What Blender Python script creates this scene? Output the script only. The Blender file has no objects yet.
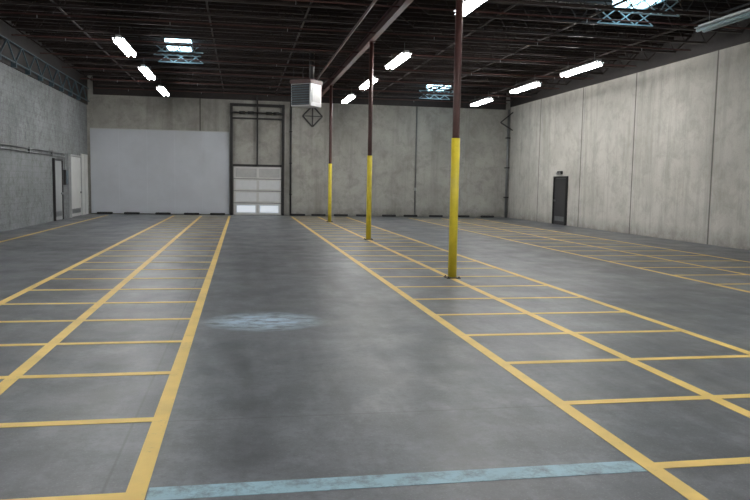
import bpy, bmesh, math, random
from mathutils import Vector, Matrix
random.seed(4)
scene=bpy.context.scene
scene.view_settings.view_transform='Standard'
scene.view_settings.exposure=0.48
XL,XR,YB,YF,ZD=-6.95,13.45,35.6,-6.0,6.4

# ------------------------------------------------------------ helpers
def srgb(r,g,b):
    f=lambda c:(c/255/12.92) if c/255<=0.04045 else ((c/255+0.055)/1.055)**2.4
    return (f(r),f(g),f(b),1)
class M:
    def __init__(s,name):
        s.m=bpy.data.materials.new(name); s.m.use_nodes=True
        s.t=s.m.node_tree; s.b=s.t.nodes['Principled BSDF']
        s.co=s.t.nodes.new('ShaderNodeNewGeometry').outputs['Position']
    def n(s,t,**k):
        x=s.t.nodes.new(t)
        for a,v in k.items():
            if a.startswith('_'): setattr(x,a[1:],v)
        return x
    def l(s,a,b): s.t.links.new(a,b)
    def scale(s,v):
        x=s.n('ShaderNodeVectorMath',_operation='MULTIPLY'); s.l(s.co,x.inputs[0]); x.inputs[1].default_value=v
        return x.outputs[0]
    def noise(s,scale=1,detail=6,rough=.6,vec=None,dist=0):
        x=s.n('ShaderNodeTexNoise'); x.inputs['Scale'].default_value=scale; x.inputs['Detail'].default_value=detail
        x.inputs['Roughness'].default_value=rough; x.inputs['Distortion'].default_value=dist
        s.l(vec or s.co,x.inputs['Vector']); return x.outputs['Fac']
    def rng(s,v,a,b,c=0,d=1):
        x=s.n('ShaderNodeMapRange'); s.l(v,x.inputs[0])
        for i,q in enumerate((a,b,c,d)): x.inputs[i+1].default_value=q
        return x.outputs[0]
    def math(s,op,a,b=None):
        x=s.n('ShaderNodeMath',_operation=op)
        for i,q in enumerate((a,b)):
            if q is None: continue
            if isinstance(q,(int,float)): x.inputs[i].default_value=q
            else: s.l(q,x.inputs[i])
        return x.outputs[0]
    def mix(s,fac,a,b,bt='MIX'):
        x=s.n('ShaderNodeMix',_data_type='RGBA',_blend_type=bt)
        if isinstance(fac,(int,float)): x.inputs[0].default_value=fac
        else: s.l(fac,x.inputs[0])
        for i,q in ((6,a),(7,b)):
            if isinstance(q,tuple): x.inputs[i].default_value=q
            else: s.l(q,x.inputs[i])
        return x.outputs[2]
    def xyz(s):
        x=s.n('ShaderNodeSeparateXYZ'); s.l(s.co,x.inputs[0]); return x.outputs
    def bump(s,h,st=.2,d=.01):
        x=s.n('ShaderNodeBump'); x.inputs['Strength'].default_value=st; x.inputs['Distance'].default_value=d
        s.l(h,x.inputs['Height']); s.l(x.outputs[0],s.b.inputs['Normal'])
    def base(s,c):
        if isinstance(c,tuple): s.b.inputs['Base Color'].default_value=c
        else: s.l(c,s.b.inputs['Base Color'])
    def rough(s,v):
        if isinstance(v,(int,float)): s.b.inputs['Roughness'].default_value=v
        else: s.l(v,s.b.inputs['Roughness'])
def simple(name,c,rough=.5,metal=0,var=.15,sc=6,c2=None):
    m=M(name); n=m.noise(sc,5)
    dark=tuple(x*(1-var) for x in c[:3])+(1,)
    m.base(m.mix(m.rng(n,.35,.65),c2 or dark,c)); m.rough(rough); m.b.inputs['Metallic'].default_value=metal
    return m.m

# ------------------------------------------------------------ materials
def floor_mat():
    m=M('worn_concrete_floor'); X,Y,Z=m.xyz()
    big=m.noise(.4,5,.6); mid=m.noise(1.5,5,.6); blot=m.noise(3.6,6,.62,vec=m.scale((1,.7,1)))
    fine=m.noise(17,6,.7); speck=m.noise(70,3,.6)
    streak=m.noise(1,6,.6,vec=m.scale((3.2,.25,1)))
    c=m.mix(m.rng(big,.36,.64),srgb(84,88,92),srgb(112,115,119))
    c=m.mix(m.rng(mid,.44,.66,0,.6),c,srgb(70,72,75))
    c=m.mix(m.rng(blot,.48,.68,0,.5),c,srgb(128,132,136))
    c=m.mix(m.rng(streak,.48,.7,0,.5),c,srgb(64,66,69))
    c=m.mix(m.rng(fine,.46,.68,0,.45),c,srgb(64,66,68))
    c=m.mix(m.rng(speck,.56,.7,0,.4),c,srgb(140,141,141))
    # forklift tyre marks along the aisles
    wob=m.math('MULTIPLY',m.math('SUBTRACT',m.noise(.2,1,.4),.5),1.6)
    xa=m.math('ADD',X,wob); tm=None
    for q in (.05,1.35,-1.2,6.3,7.2):
        k=m.rng(m.math('ABSOLUTE',m.math('SUBTRACT',xa,q)),.2,.04)
        tm=k if tm is None else m.math('MAXIMUM',tm,k)
    tm=m.math('MULTIPLY',tm,m.rng(mid,.35,.65,.05,.35))
    c=m.mix(tm,c,srgb(54,55,58))
    def joint(ax,period,off):
        a=m.math('ADD',ax,off); a=m.math('PINGPONG',a,period/2)
        return m.rng(a,.012,.004)
    j=m.math('MAXIMUM',joint(X,6.1,.7),joint(Y,6.1,1.2))
    c=m.mix(m.math('MULTIPLY',j,.4),c,srgb(45,45,45))
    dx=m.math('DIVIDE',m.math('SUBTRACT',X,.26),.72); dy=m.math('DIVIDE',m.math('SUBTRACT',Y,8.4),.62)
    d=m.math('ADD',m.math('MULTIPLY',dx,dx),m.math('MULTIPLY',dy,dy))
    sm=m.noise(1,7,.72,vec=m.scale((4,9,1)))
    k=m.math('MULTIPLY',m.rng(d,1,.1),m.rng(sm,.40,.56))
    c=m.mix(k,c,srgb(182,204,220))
    m.base(c)
    m.rough(m.rng(m.noise(1.3,4,.55),.32,.68,.34,.47))
    m.b.inputs['Specular IOR Level'].default_value=.45
    m.bump(m.math('ADD',m.noise(5,4),m.math('MULTIPLY',fine,.4)),.08,.01)
    return m.m
def wall_mat(name,light,mid,dark,joints=None,axis=0,streak=.5):
    m=M(name); P=m.xyz()
    a=m.noise(.45,6,.62,dist=.8); b=m.noise(2.2,8,.7,dist=.4); f=m.noise(22,6,.7)
    st=m.noise(1,7,.68,vec=m.scale((2.4,2.4,.16)))
    c=m.mix(m.rng(a,.38,.62),mid,light)
    c=m.mix(m.rng(b,.46,.66,0,.5),c,dark)
    c=m.mix(m.rng(st,.5,.68,0,streak),c,dark)
    c=m.mix(m.rng(f,.52,.7,0,.35),c,dark)
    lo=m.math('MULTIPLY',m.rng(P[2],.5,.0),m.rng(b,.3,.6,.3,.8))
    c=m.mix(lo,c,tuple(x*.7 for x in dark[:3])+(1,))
    if joints:
        js=None
        for q in joints:
            d=m.math('ABSOLUTE',m.math('SUBTRACT',P[axis],q)); k=m.rng(d,.045,.02)
            js=k if js is None else m.math('MAXIMUM',js,k)
        c=m.mix(m.math('MULTIPLY',js,.75),c,srgb(60,57,54))
    m.base(c); m.rough(.85); m.bump(f,.2,.01); return m.m
def block_mat():
    m=M('painted_block'); P=m.xyz()
    cb=m.n('ShaderNodeCombineXYZ'); m.l(P[1],cb.inputs[0]); m.l(P[2],cb.inputs[1])
    br=m.n('ShaderNodeTexBrick'); m.l(cb.outputs[0],br.inputs['Vector'])
    br.inputs['Scale'].default_value=1; br.inputs['Brick Width'].default_value=.4; br.inputs['Row Height'].default_value=.2
    br.inputs['Mortar Size'].default_value=.008
    a=m.noise(.6,6,.6); b=m.noise(3,8,.75); f=m.noise(13,6,.75)
    c=m.mix(m.rng(a,.35,.65),srgb(104,108,110),srgb(128,132,134))
    c=m.mix(m.rng(b,.48,.64,0,.7),c,srgb(76,79,80))
    c=m.mix(m.rng(f,.52,.66,0,.6),c,srgb(152,155,156))
    c=m.mix(m.math('MULTIPLY',br.outputs['Fac'],.35),c,srgb(75,76,76))
    m.base(c); m.rough(.85); m.bump(f,.4,.01); return m.m
def paint_mat(name,c,worn,lo=.6,hi=.72):
    m=M(name)
    n=m.noise(7,9,.78); g=m.noise(1.3,4,.6)
    k=m.math('ADD',m.rng(n,lo,hi),m.rng(g,.55,.8,0,.35))
    cc=m.mix(m.rng(m.noise(2.5,6),.35,.65),tuple(x*.86 for x in c[:3])+(1,),c)
    m.base(m.mix(k,cc,worn)); m.rough(.5); m.bump(n,.1,.005); return m.m
FLOOR=floor_mat()
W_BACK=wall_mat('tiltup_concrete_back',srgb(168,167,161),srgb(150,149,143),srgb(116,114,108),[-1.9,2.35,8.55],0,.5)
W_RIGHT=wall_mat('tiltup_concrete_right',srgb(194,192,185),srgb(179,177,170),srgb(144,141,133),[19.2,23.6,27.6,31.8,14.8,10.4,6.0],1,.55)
W_LEFT=block_mat()
YEL=paint_mat('yellow_line_paint',srgb(232,198,112),srgb(145,134,104),.58,.75)
BLUE=paint_mat('faded_blue_paint',srgb(150,182,194),srgb(102,112,118),.46,.66)
COLY=simple('yellow_column_paint',srgb(230,210,62),.4,0,.14)
RED=simple('oxide_brown_red_steel',srgb(78,48,44),.5,.1,.25)
DRED=simple('dark_oxide_steel',srgb(48,38,36),.6,.1,.3)
STEEL=simple('bluegrey_steel',srgb(80,98,108),.55,.3,.3)
SKYLIT=simple('steel_skylit_tint',srgb(150,175,185),.5,.1,.2)  # framing steel, skylight's cyan glow put into its base colour
DECK=simple('dark_roof_deck',srgb(35,31,31),.85,0,.35,1.5)
BLACK=simple('black_rubber',srgb(26,26,27),.6,0,.3)
DKMET=simple('dark_metal',srgb(50,49,50),.5,.2,.25)
WHITE=simple('white_enamel',srgb(215,218,220),.4,0,.06)
GREYW=simple('grey_white_sheet',srgb(180,182,182),.45,.1,.1)
PANELB=simple('pale_blue_painted_plywood',srgb(190,195,202),.6,0,.10,.8)
DOORW=simple('door_offwhite',srgb(205,206,204),.5,0,.1,2)
DOORG=simple('door_grey',srgb(160,163,164),.5,0,.1,2)
DOORD=simple('door_charcoal',srgb(54,53,55),.5,0,.2,2)
GALV=simple('galvanised_pipe',srgb(130,132,134),.4,.6,.2)
LEDG=simple('ledger_dark',srgb(44,39,38),.7,0,.25)
def emis(name,c,s):
    m=M(name); m.base((.8,.8,.8,1)); m.b.inputs['Emission Color'].default_value=c
    n=m.noise(2,2); m.l(m.rng(n,0,1,s*.95,s*1.05),m.b.inputs['Emission Strength']); return m.m
TUBE=emis('fluorescent_tube_glow',(1,.985,.965,1),52)
OFFT=simple('unlit_tube',srgb(170,195,205),.3,0,.05)
SKYL=emis('skylight_diffuser',(.55,.85,1,1),5)
GLOW=emis('door_window_daylight',(.72,.85,1,1),.3)

# ------------------------------------------------------------ mesh builder
class B:
    def __init__(s,name): s.bm=bmesh.new(); s.name=name; s.mats=[]
    def mi(s,m):
        if m not in s.mats: s.mats.append(m)
        return s.mats.index(m)
    def box(s,a,b,m,bev=0):
        c=[(a[i]+b[i])/2 for i in range(3)]; d=[abs(b[i]-a[i]) for i in range(3)]
        r=bmesh.ops.create_cube(s.bm,size=1,matrix=Matrix.Translation(c)@Matrix.Diagonal((*d,1)))
        fs=set(f for v in r['verts'] for f in v.link_faces)
        for f in fs: f.material_index=s.mi(m)
        if bev:
            es=list(set(e for v in r['verts'] for e in v.link_edges))
            q=bmesh.ops.bevel(s.bm,geom=es,offset=bev,segments=2,affect='EDGES',profile=.5)
            for f in q['faces']: f.material_index=s.mi(m)
        return s
    def bar(s,p,q,r,m,seg=8,r2=None,smooth=True):
        p,q=Vector(p),Vector(q); d=q-p; L=d.length
        mat=Matrix.Translation((p+q)/2)@d.to_track_quat('Z','Y').to_matrix().to_4x4()
        if seg==4: mat=mat@Matrix.Rotation(math.pi/4,4,'Z')
        x=bmesh.ops.create_cone(s.bm,cap_ends=True,segments=seg,radius1=r,radius2=r if r2 is None else r2,depth=L,matrix=mat)
        for f in set(f for v in x['verts'] for f in v.link_faces):
            f.material_index=s.mi(m)
            if seg>6 and len(f.verts)==4: f.smooth=smooth
        return s
    def ibeam(s,axis,c,lo,hi,w,h,t,m):
        def bx(u0,u1,z0,z1):
            if axis=='Y': s.box((u0,lo,z0),(u1,hi,z1),m)
            else: s.box((lo,u0,z0),(hi,u1,z1),m)
        u,z=c; bx(u-w/2,u+w/2,z,z+t); bx(u-w/2,u+w/2,z+h-t,z+h); bx(u-t/2,u+t/2,z+t,z+h-t)
    def done(s,parent=None):
        me=bpy.data.meshes.new(s.name); s.bm.to_mesh(me); s.bm.free()
        for m in s.mats: me.materials.append(m)
        o=bpy.data.objects.new(s.name,me); bpy.context.collection.objects.link(o)
        if parent: o.parent=parent
        return o
def empty(name,loc=(0,0,0)):
    o=bpy.data.objects.new(name,None); o.location=loc; o.empty_display_size=.2; bpy.context.collection.objects.link(o); return o

# ------------------------------------------------------------ room shell
B('floor').box((XL-.2,YF-.2,-.2),(XR+.2,YB+.2,0),FLOOR).done()
B('wall_back').box((XL-.2,YB,0),(XR+.2,YB+.2,ZD),W_BACK).done()
B('wall_right').box((XR,YF,0),(XR+.2,YB,ZD),W_RIGHT).done()
B('wall_left').box((XL-.2,YF,0),(XL,YB,ZD),W_LEFT).done()
B('wall_front').box((XL-.2,YF-.2,0),(XR+.2,YF,ZD),W_BACK).done()
B('ceiling').box((XL-.2,YF-.2,ZD),(XR+.2,YB+.2,ZD+.1),DECK).done()
# skylights: prismatic drop diffusers hung in the joist bays, framed by trussed trimmers in a skylit tint
SKY=[(-2.45,-1.65,25.1,26.4),(9.0,9.8,16.1,17.1),(8.6,9.4,32.6,33.9),(-2.6,-1.5,5.6,6.9),(9.0,10.2,5.6,6.9)]
for s in SKY:
    b=B('skylight'); x0,x1,y0,y1=s; z0,z1=6.02,ZD-.13
    b.box((x0,y0,z0+.03),(x1,y1,z1),SKYL)
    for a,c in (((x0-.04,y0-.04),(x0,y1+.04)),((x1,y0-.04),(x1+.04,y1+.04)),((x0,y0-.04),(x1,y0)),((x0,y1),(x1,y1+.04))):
        b.box((a[0],a[1],z0),(c[0],c[1],z0+.06),SKYLIT)
    b.box(((x0+x1)/2-.02,y0,z0),((x0+x1)/2+.02,y1,z0+.03),SKYLIT)
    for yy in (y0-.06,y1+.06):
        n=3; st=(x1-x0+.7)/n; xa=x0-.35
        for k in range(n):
            b.bar((xa+k*st,yy,5.66),(xa+(k+1)*st,yy,6.02),.016,SKYLIT,5); b.bar((xa+k*st,yy,6.02),(xa+(k+1)*st,yy,5.66),.016,SKYLIT,5)
        b.bar((xa,yy,5.66),(xa+n*st,yy,5.66),.016,SKYLIT,5); b.bar((xa,yy,6.02),(xa+n*st,yy,6.02),.016,SKYLIT,5)
    b.done()
b=B('trim_1'); b.box((XL+.3,YB-.08,5.45),(XR-.3,YB,ZD),LEDG); b.done()
b=B('trim_2'); b.box((XL,YF,4.98),(XL+.05,YB,ZD),LEDG); b.done()
b=B('trim_3'); b.box((XR-.05,YF,5.58),(XR,YB,ZD),LEDG); b.done()

# ------------------------------------------------------------ roof steel
b=B('roof_girder'); b.ibeam('Y',(3.6,5.58),YF,YB-.1,.15,.26,.025,RED); b.done()
b=B('open_web_roof_joists')
zt,zb=6.22,5.72
y=-5.0
while y<YB-.3:
    for (x0,x1) in ((XL+.06,3.48),(3.72,XR-.06)):
        b.box((x0,y-.05,zt-.03),(x1,y+.05,zt+.03),DRED)
        b.box((x0+.7,y-.04,zb-.025),(x1-.5,y+.04,zb+.025),DRED)
        n=int((x1-x0-1.2)/.62/1)
        st=(x1-.5-(x0+.7))/n
        for k in range(n):
            xa=x0+.7+k*st
            b.bar((xa,y,zb),(xa+st/2,y,zt),.014,DRED,4); b.bar((xa+st/2,y,zt),(xa+st,y,zb),.014,DRED,4)
        b.bar((x0,y,zt),(x0+.7,y,zb),.02,DRED,4); b.bar((x1,y,zt),(x1-.5,y,zb),.02,DRED,4)
    y+=1.5
for x in (-4.4,-.8,1.6,6.2,8.4,11.2):
    b.box((x-.02,YF+.5,zb+.03),(x+.02,YB-.2,zb+.07),DRED)
b.done()
b=B('deck_purlins')
y=-5.6
while y<YB-.2:
    b.box((XL+.06,y-.025,ZD-.12),(XR-.06,y+.025,ZD-.001),DRED); y+=.5
b.done()
b=B('wall_head_truss')
x=XL+.16; y=YF+.3
b.bar((x,YF+.3,5.1),(x,YB-.3,5.1),.03,STEEL,6); b.bar((x,YF+.3,5.66),(x,YB-.3,5.66),.025,STEEL,6)
while y<YB-2:
    b.bar((x,y,5.1),(x,y+.75,5.66),.028,STEEL,6); b.bar((x,y+.75,5.66),(x,y+1.5,5.1),.028,STEEL,6)
    b.box((XL+.05,y-.05,4.95),(XL+.2,y+.05,5.14),STEEL)
    y+=1.5
b.done()
b=B('sprinkler_pipework')
b.bar((2.9,YF+.3,5.62),(2.9,YB-.3,5.62),.035,RED,10)
y=-4.2
while y<YB-.5:
    b.bar((XL+.5,y,5.66),(XR-.5,y,5.66),.02,RED,6)
    for x in (-5,-1.8,1.2,5.2,8.2,11.4):
        b.bar((x,y,5.66),(x,y,5.57),.012,GALV,6)
    y+=3.0
b.done()

# ------------------------------------------------------------ columns
for yc in (12.1,20.6,30.0,3.2-6.0):
    b=B('support_column')
    b.bar((3.6,yc,.02),(3.6,yc,5.56),.062,RED,20)
    b.bar((3.6,yc,.02),(3.6,yc,2.4),.073,COLY,20)
    b.box((3.48,yc-.12,0),(3.72,yc+.12,.015),DKMET,.004)
    b.box((3.5,yc-.1,5.56),(3.7,yc+.1,5.579),RED)
    for sx in (-1,1):
        for sy in (-1,1): b.bar((3.6+sx*.095,yc+sy*.095,.015),(3.6+sx*.095,yc+sy*.095,.035),.012,DKMET,6)
    b.done()

# ------------------------------------------------------------ fluorescent fixtures
def fixture(x,yc,lit=True,z=5.2,L=2.44):
    b=B('fluorescent_light_fixture')
    b.box((x-.06,yc-L/2,z+.06),(x+.06,yc+L/2,z+.13),WHITE,.006)
    for s in (-1,1):
        b.box((x+s*.06,yc-L/2,z+.05),(x+s*.15,yc+L/2,z+.062),WHITE)
        b.box((x+s*.08-.025,yc-L/2,z-.02),(x+s*.08+.025,yc-L/2+.03,z+.05),WHITE)
        b.box((x+s*.08-.025,yc+L/2-.03,z-.02),(x+s*.08+.025,yc+L/2,z+.05),WHITE)
        b.bar((x+s*.08,yc-L/2+.03,z),(x+s*.08,yc+L/2-.03,z),.036,TUBE if lit else OFFT,8)
        b.bar((x,yc+s*.9,z+.13),(x,yc+s*.9,5.6),.006,GALV,5)
    b.done()
for yc in (-2.5,3.0,8.6,14.4,21.4,26.3,31.4): fixture(-3.15,yc)  # out-of-view fixtures at the near end of each row added to light camera side
for yc in (-2.5,3.0,8.6,14.0,21.5,26.6,31.6): fixture(4.55,yc)
for yc in (-2.5,3.0,8.6,14.2,21.4,25.9,30.9): fixture(10.3,yc,lit=(yc!=14.2))

# ------------------------------------------------------------ floor markings
b=B('yellow_floor_lines'); t=.003
def seg(x0,y0,x1,y1): b.box((x0,y0,.0005),(x1,y1,t),YEL)
Y0,Y1=-2.4,34.4
def block(xl,y0=Y0,y1=Y1,w=.052,per=1.22,off=3.73):
    for x in xl: seg(x-w,y0,x+w,y1)
    k=math.ceil((y0-off)/per)
    while off+k*per<y1:
        yy=off+k*per
        for i in range(len(xl)-1): seg(xl[i]+w,yy-.045,xl[i+1]-w,yy+.045)
        k+=1
block([-3.02,-1.80,-.53]); block([2.33,3.58,4.93]); block([7.9,9.5,11.2],y1=34.0)
seg(-5.95,Y0,-5.85,34.4)
b.done()
b=B('faded_blue_floor_line'); b.box((-.47,3.66,.0005),(2.27,3.82,.0025),BLUE); b.done()

# ------------------------------------------------------------ pale painted panel on back wall
b=B('painted_plywood_partition')
x0,x1=-6.82,-.56; n=5
for i in range(n):
    a=x0+(x1-x0)*i/n; c=x0+(x1-x0)*(i+1)/n
    b.box((a+.001,YB-.05,.04),(c-.001,YB,3.9),PANELB)
b.box((x0,YB-.07,3.9),(x1,YB,3.94),GREYW)
b.done()

# ------------------------------------------------------------ sectional dock door
root=empty('sectional_dock_door',(.76,YB,0))
def part(b): 
    o=b.done(); o.parent=root; o.matrix_parent_inverse=Matrix.Translation((-.76,-YB,0)); return o
b=B('door_sections')
for i in range(4):
    z0=.02+i*.575
    b.box((-.36,YB-.10,z0),(1.9,YB-.05,z0+.56),DOORW,.008)
    for k in range(2):
        xa=-.30+k*1.10
        b.box((xa+.04,YB-.112,z0+.07),(xa+1.02,YB-.10,z0+.49),WHITE if i!=3 else GREYW,.004)
        if i==0: b.box((xa+.1,YB-.12,z0+.12),(xa+.96,YB-.112,z0+.44),GLOW)
    if i: b.box((-.36,YB-.104,z0-.018),(1.9,YB-.06,z0+.003),DKMET)
part(b)
b=B('door_frame_and_tracks')
for x in (-.46,1.98):
    b.box((x-.06,YB-.14,0),(x+.06,YB,5.15),DKMET)
    b.box((x-.03,YB-.22,.1),(x+.03,YB-.14,5.0),DKMET)
b.box((-.52,YB-.14,5.15),(2.04,YB,5.28),DKMET); b.box((-.46,YB-.10,4.55),(1.98,YB-.04,4.63),DKMET)
b.box((.72,YB-.16,2.4),(.79,YB,5.7),DKMET); b.bar((-.45,YB-.22,4.85),(1.97,YB-.22,4.85),.035,DKMET,10)
for x in (-.1,.3,1.15,1.5): b.bar((x,YB-.22,4.85),(x+.28,YB-.22,4.85),.07,DKMET,12)
b.box((-.39,YB-.07,2.33),(1.91,YB-.03,2.43),DKMET)
part(b)

# ------------------------------------------------------------ rubber stops along base of back wall
for x in (-6.2,-5.0,-3.6,-2.3,-1.1,2.7,3.7,4.8,5.9,7.2,8.3,9.6,11,12.3):
    b=B('wheel_stop'); b.box((x-.35,YB-.26,0),(x+.35,YB-.12,.10),BLACK,.03)
    for s in (-.2,.2): b.bar((x+s,YB-.19,.1),(x+s,YB-.19,.108),.02,GALV,8)
    b.done()

# ------------------------------------------------------------ unit heater
hc=(2.25,26,4.70)
root=empty('hanging_unit_heater',hc); root.rotation_euler=(0,0,math.radians(-38))
b=B('cabinet'); b.box((-.4,-.36,-.45),(.4,.36,.45),WHITE,.02)
b.box((-.36,-.385,-.41),(.36,-.36,.30),DKMET)
for i in range(8):
    z=-.38+i*.085; b.box((-.36,-.42,z),(.36,-.385,z+.022),STEEL)
b.box((-.42,-.40,.32),(.42,.38,.46),RED)
b.box((.4,-.25,-.3),(.412,.25,.2),GREYW,.003)
b.done(root)
b=B('fan_and_hangers'); b.bar((0,.36,0),(0,.46,0),.3,DKMET,24)
for x in (-.35,.35):
    for y in (-.3,.3): b.bar((x,y,.45),(x,y,1.45),.012,DKMET,6)
b.bar((.15,.1,.45),(.15,.1,1.5),.09,DKMET,14)
b.done(root)

# ------------------------------------------------------------ diamond brace, drains, conduits on back wall
b=B('diamond_wall_brace'); c=YB-.06
P=[(3.38,5.3),(3.86,4.8),(3.38,4.3),(2.9,4.8)]
for i in range(4):
    p,q=P[i],P[(i+1)%4]; b.bar((p[0],c,p[1]),(q[0],c,q[1]),.035,DKMET,6)
b.bar((2.9,c,4.8),(3.86,c,4.8),.02,DKMET,6); b.bar((3.38,c,5.5),(3.38,c,4.3),.03,DKMET,6)
b.done()
b=B('roof_drain_pipe'); b.bar((13.3,YB-.12,0),(13.3,YB-.12,5.45),.06,GALV,12)
for z in (1,2.5,4): b.box((13.2,YB-.2,z),(13.4,YB,z+.06),DKMET)
b.done()
b=B('roof_drain_pipe'); b.bar((2.35,YB-.07,.0),(2.35,YB-.07,5.45),.035,DKMET,10)
for z in (1,2.5,4): b.box((2.29,YB-.12,z),(2.41,YB,z+.05),DKMET)
b.done()
b=B('electrical_conduit'); b.bar((8.55,YB-.03,.0),(8.55,YB-.03,5.45),.018,GALV,8)
b.box((8.5,YB-.09,1.3),(8.6,YB,1.45),GREYW); b.done()
b=B('corner_wall_bracket')
b.bar((13.42,YB-.4,5.3),(12.9,YB-.06,4.8),.03,DKMET,6); b.bar((12.9,YB-.06,4.8),(13.42,YB-.4,4.4),.03,DKMET,6); b.done()

# ------------------------------------------------------------ doors in side walls
def sidedoor(name,wx,sg,y0,y1,h,leaf,frame):
    b=B(name); t=.07
    def bx(a0,a1,y0,y1,z0,z1,m,bev=0):
        xs=sorted((wx+sg*a0,wx+sg*a1)); b.box((xs[0],y0,z0),(xs[1],y1,z1),m,bev)
    bx(0,.09,y0,y0+t,0,h,frame); bx(0,.09,y1-t,y1,0,h,frame); bx(0,.09,y0+t,y1-t,h-t,h,frame)
    bx(0,.05,y0+t+.01,y1-t-.01,.015,h-t-.01,leaf,.004)
    bx(.05,.055,y0+t+.12,y1-t-.12,.15,.35,GALV)
    bx(.05,.11,y1-t-.18,y1-t-.08,.98,1.06,GALV,.01)
    for z in (.25,1.0,h-.4): bx(.05,.065,y0+t,y0+t+.05,z,z+.12,GALV)
    b.done()
sidedoor('door_1',XL,1,29.15,30.45,2.36,DOORG,DKMET)
sidedoor('door_2',XL,1,31.8,33.9,2.6,DOORW,GREYW)
sidedoor('door_3',XR,-1,28.65,29.95,2.06,DOORD,BLACK)
b=B('emergency_light'); b.box((XR-.09,29.2,2.14),(XR,29.6,2.28),DKMET,.01)
for y in (29.28,29.52): b.bar((XR-.1,y,2.19),(XR-.15,y,2.17),.05,GREYW,10)
b.done()
b=B('white_wall_panel'); b.box((XL,34.1,.0),(XL+.04,35.4,2.7),DOORW,.005); b.box((XL+.04,34.7,.05),(XL+.05,34.74,2.65),GREYW); b.done()
b=B('electrical_panel'); b.box((XL,30.75,1.35),(XL+.12,31.15,1.95),DKMET,.01); b.box((XL+.12,30.78,1.38),(XL+.13,31.12,1.92),STEEL)
b.box((XL+.13,30.8,1.6),(XL+.15,30.84,1.7),GALV); b.done()
b=B('electrical_conduit')
for z in (2.46,2.58): b.bar((XL+.04,YF+.3,z),(XL+.04,30.9,z),.02,GALV,8)
b.bar((XL+.04,30.9,1.96),(XL+.04,30.9,2.58),.02,GALV,8)
for y in range(-4,30,3): b.box((XL+.001,y,2.42),(XL+.06,y+.05,2.62),GALV)
b.done()

# ------------------------------------------------------------ world + camera
w=bpy.data.worlds.new('World'); scene.world=w; w.use_nodes=True
w.node_tree.nodes['Background'].inputs[0].default_value=(.6,.75,1,1); w.node_tree.nodes['Background'].inputs[1].default_value=.3
f=728.74; pitch,yaw,roll=map(math.radians,(5.18,10.45,.99))
F=Vector((math.sin(yaw)*math.cos(pitch),math.cos(yaw)*math.cos(pitch),-math.sin(pitch)))
R=Vector((math.cos(yaw),-math.sin(yaw),0)); U=R.cross(F)
R2=R*math.cos(roll)+U*math.sin(roll); U2=U*math.cos(roll)-R*math.sin(roll)
cam=bpy.data.cameras.new('camera'); cam.sensor_width=36; cam.lens=36*f/750; cam.clip_end=200
co=bpy.data.objects.new('camera',cam); bpy.context.collection.objects.link(co)
m=Matrix((R2,U2,-F)).transposed().to_4x4(); m.translation=(0,0,1.6); co.matrix_world=m
scene.camera=co
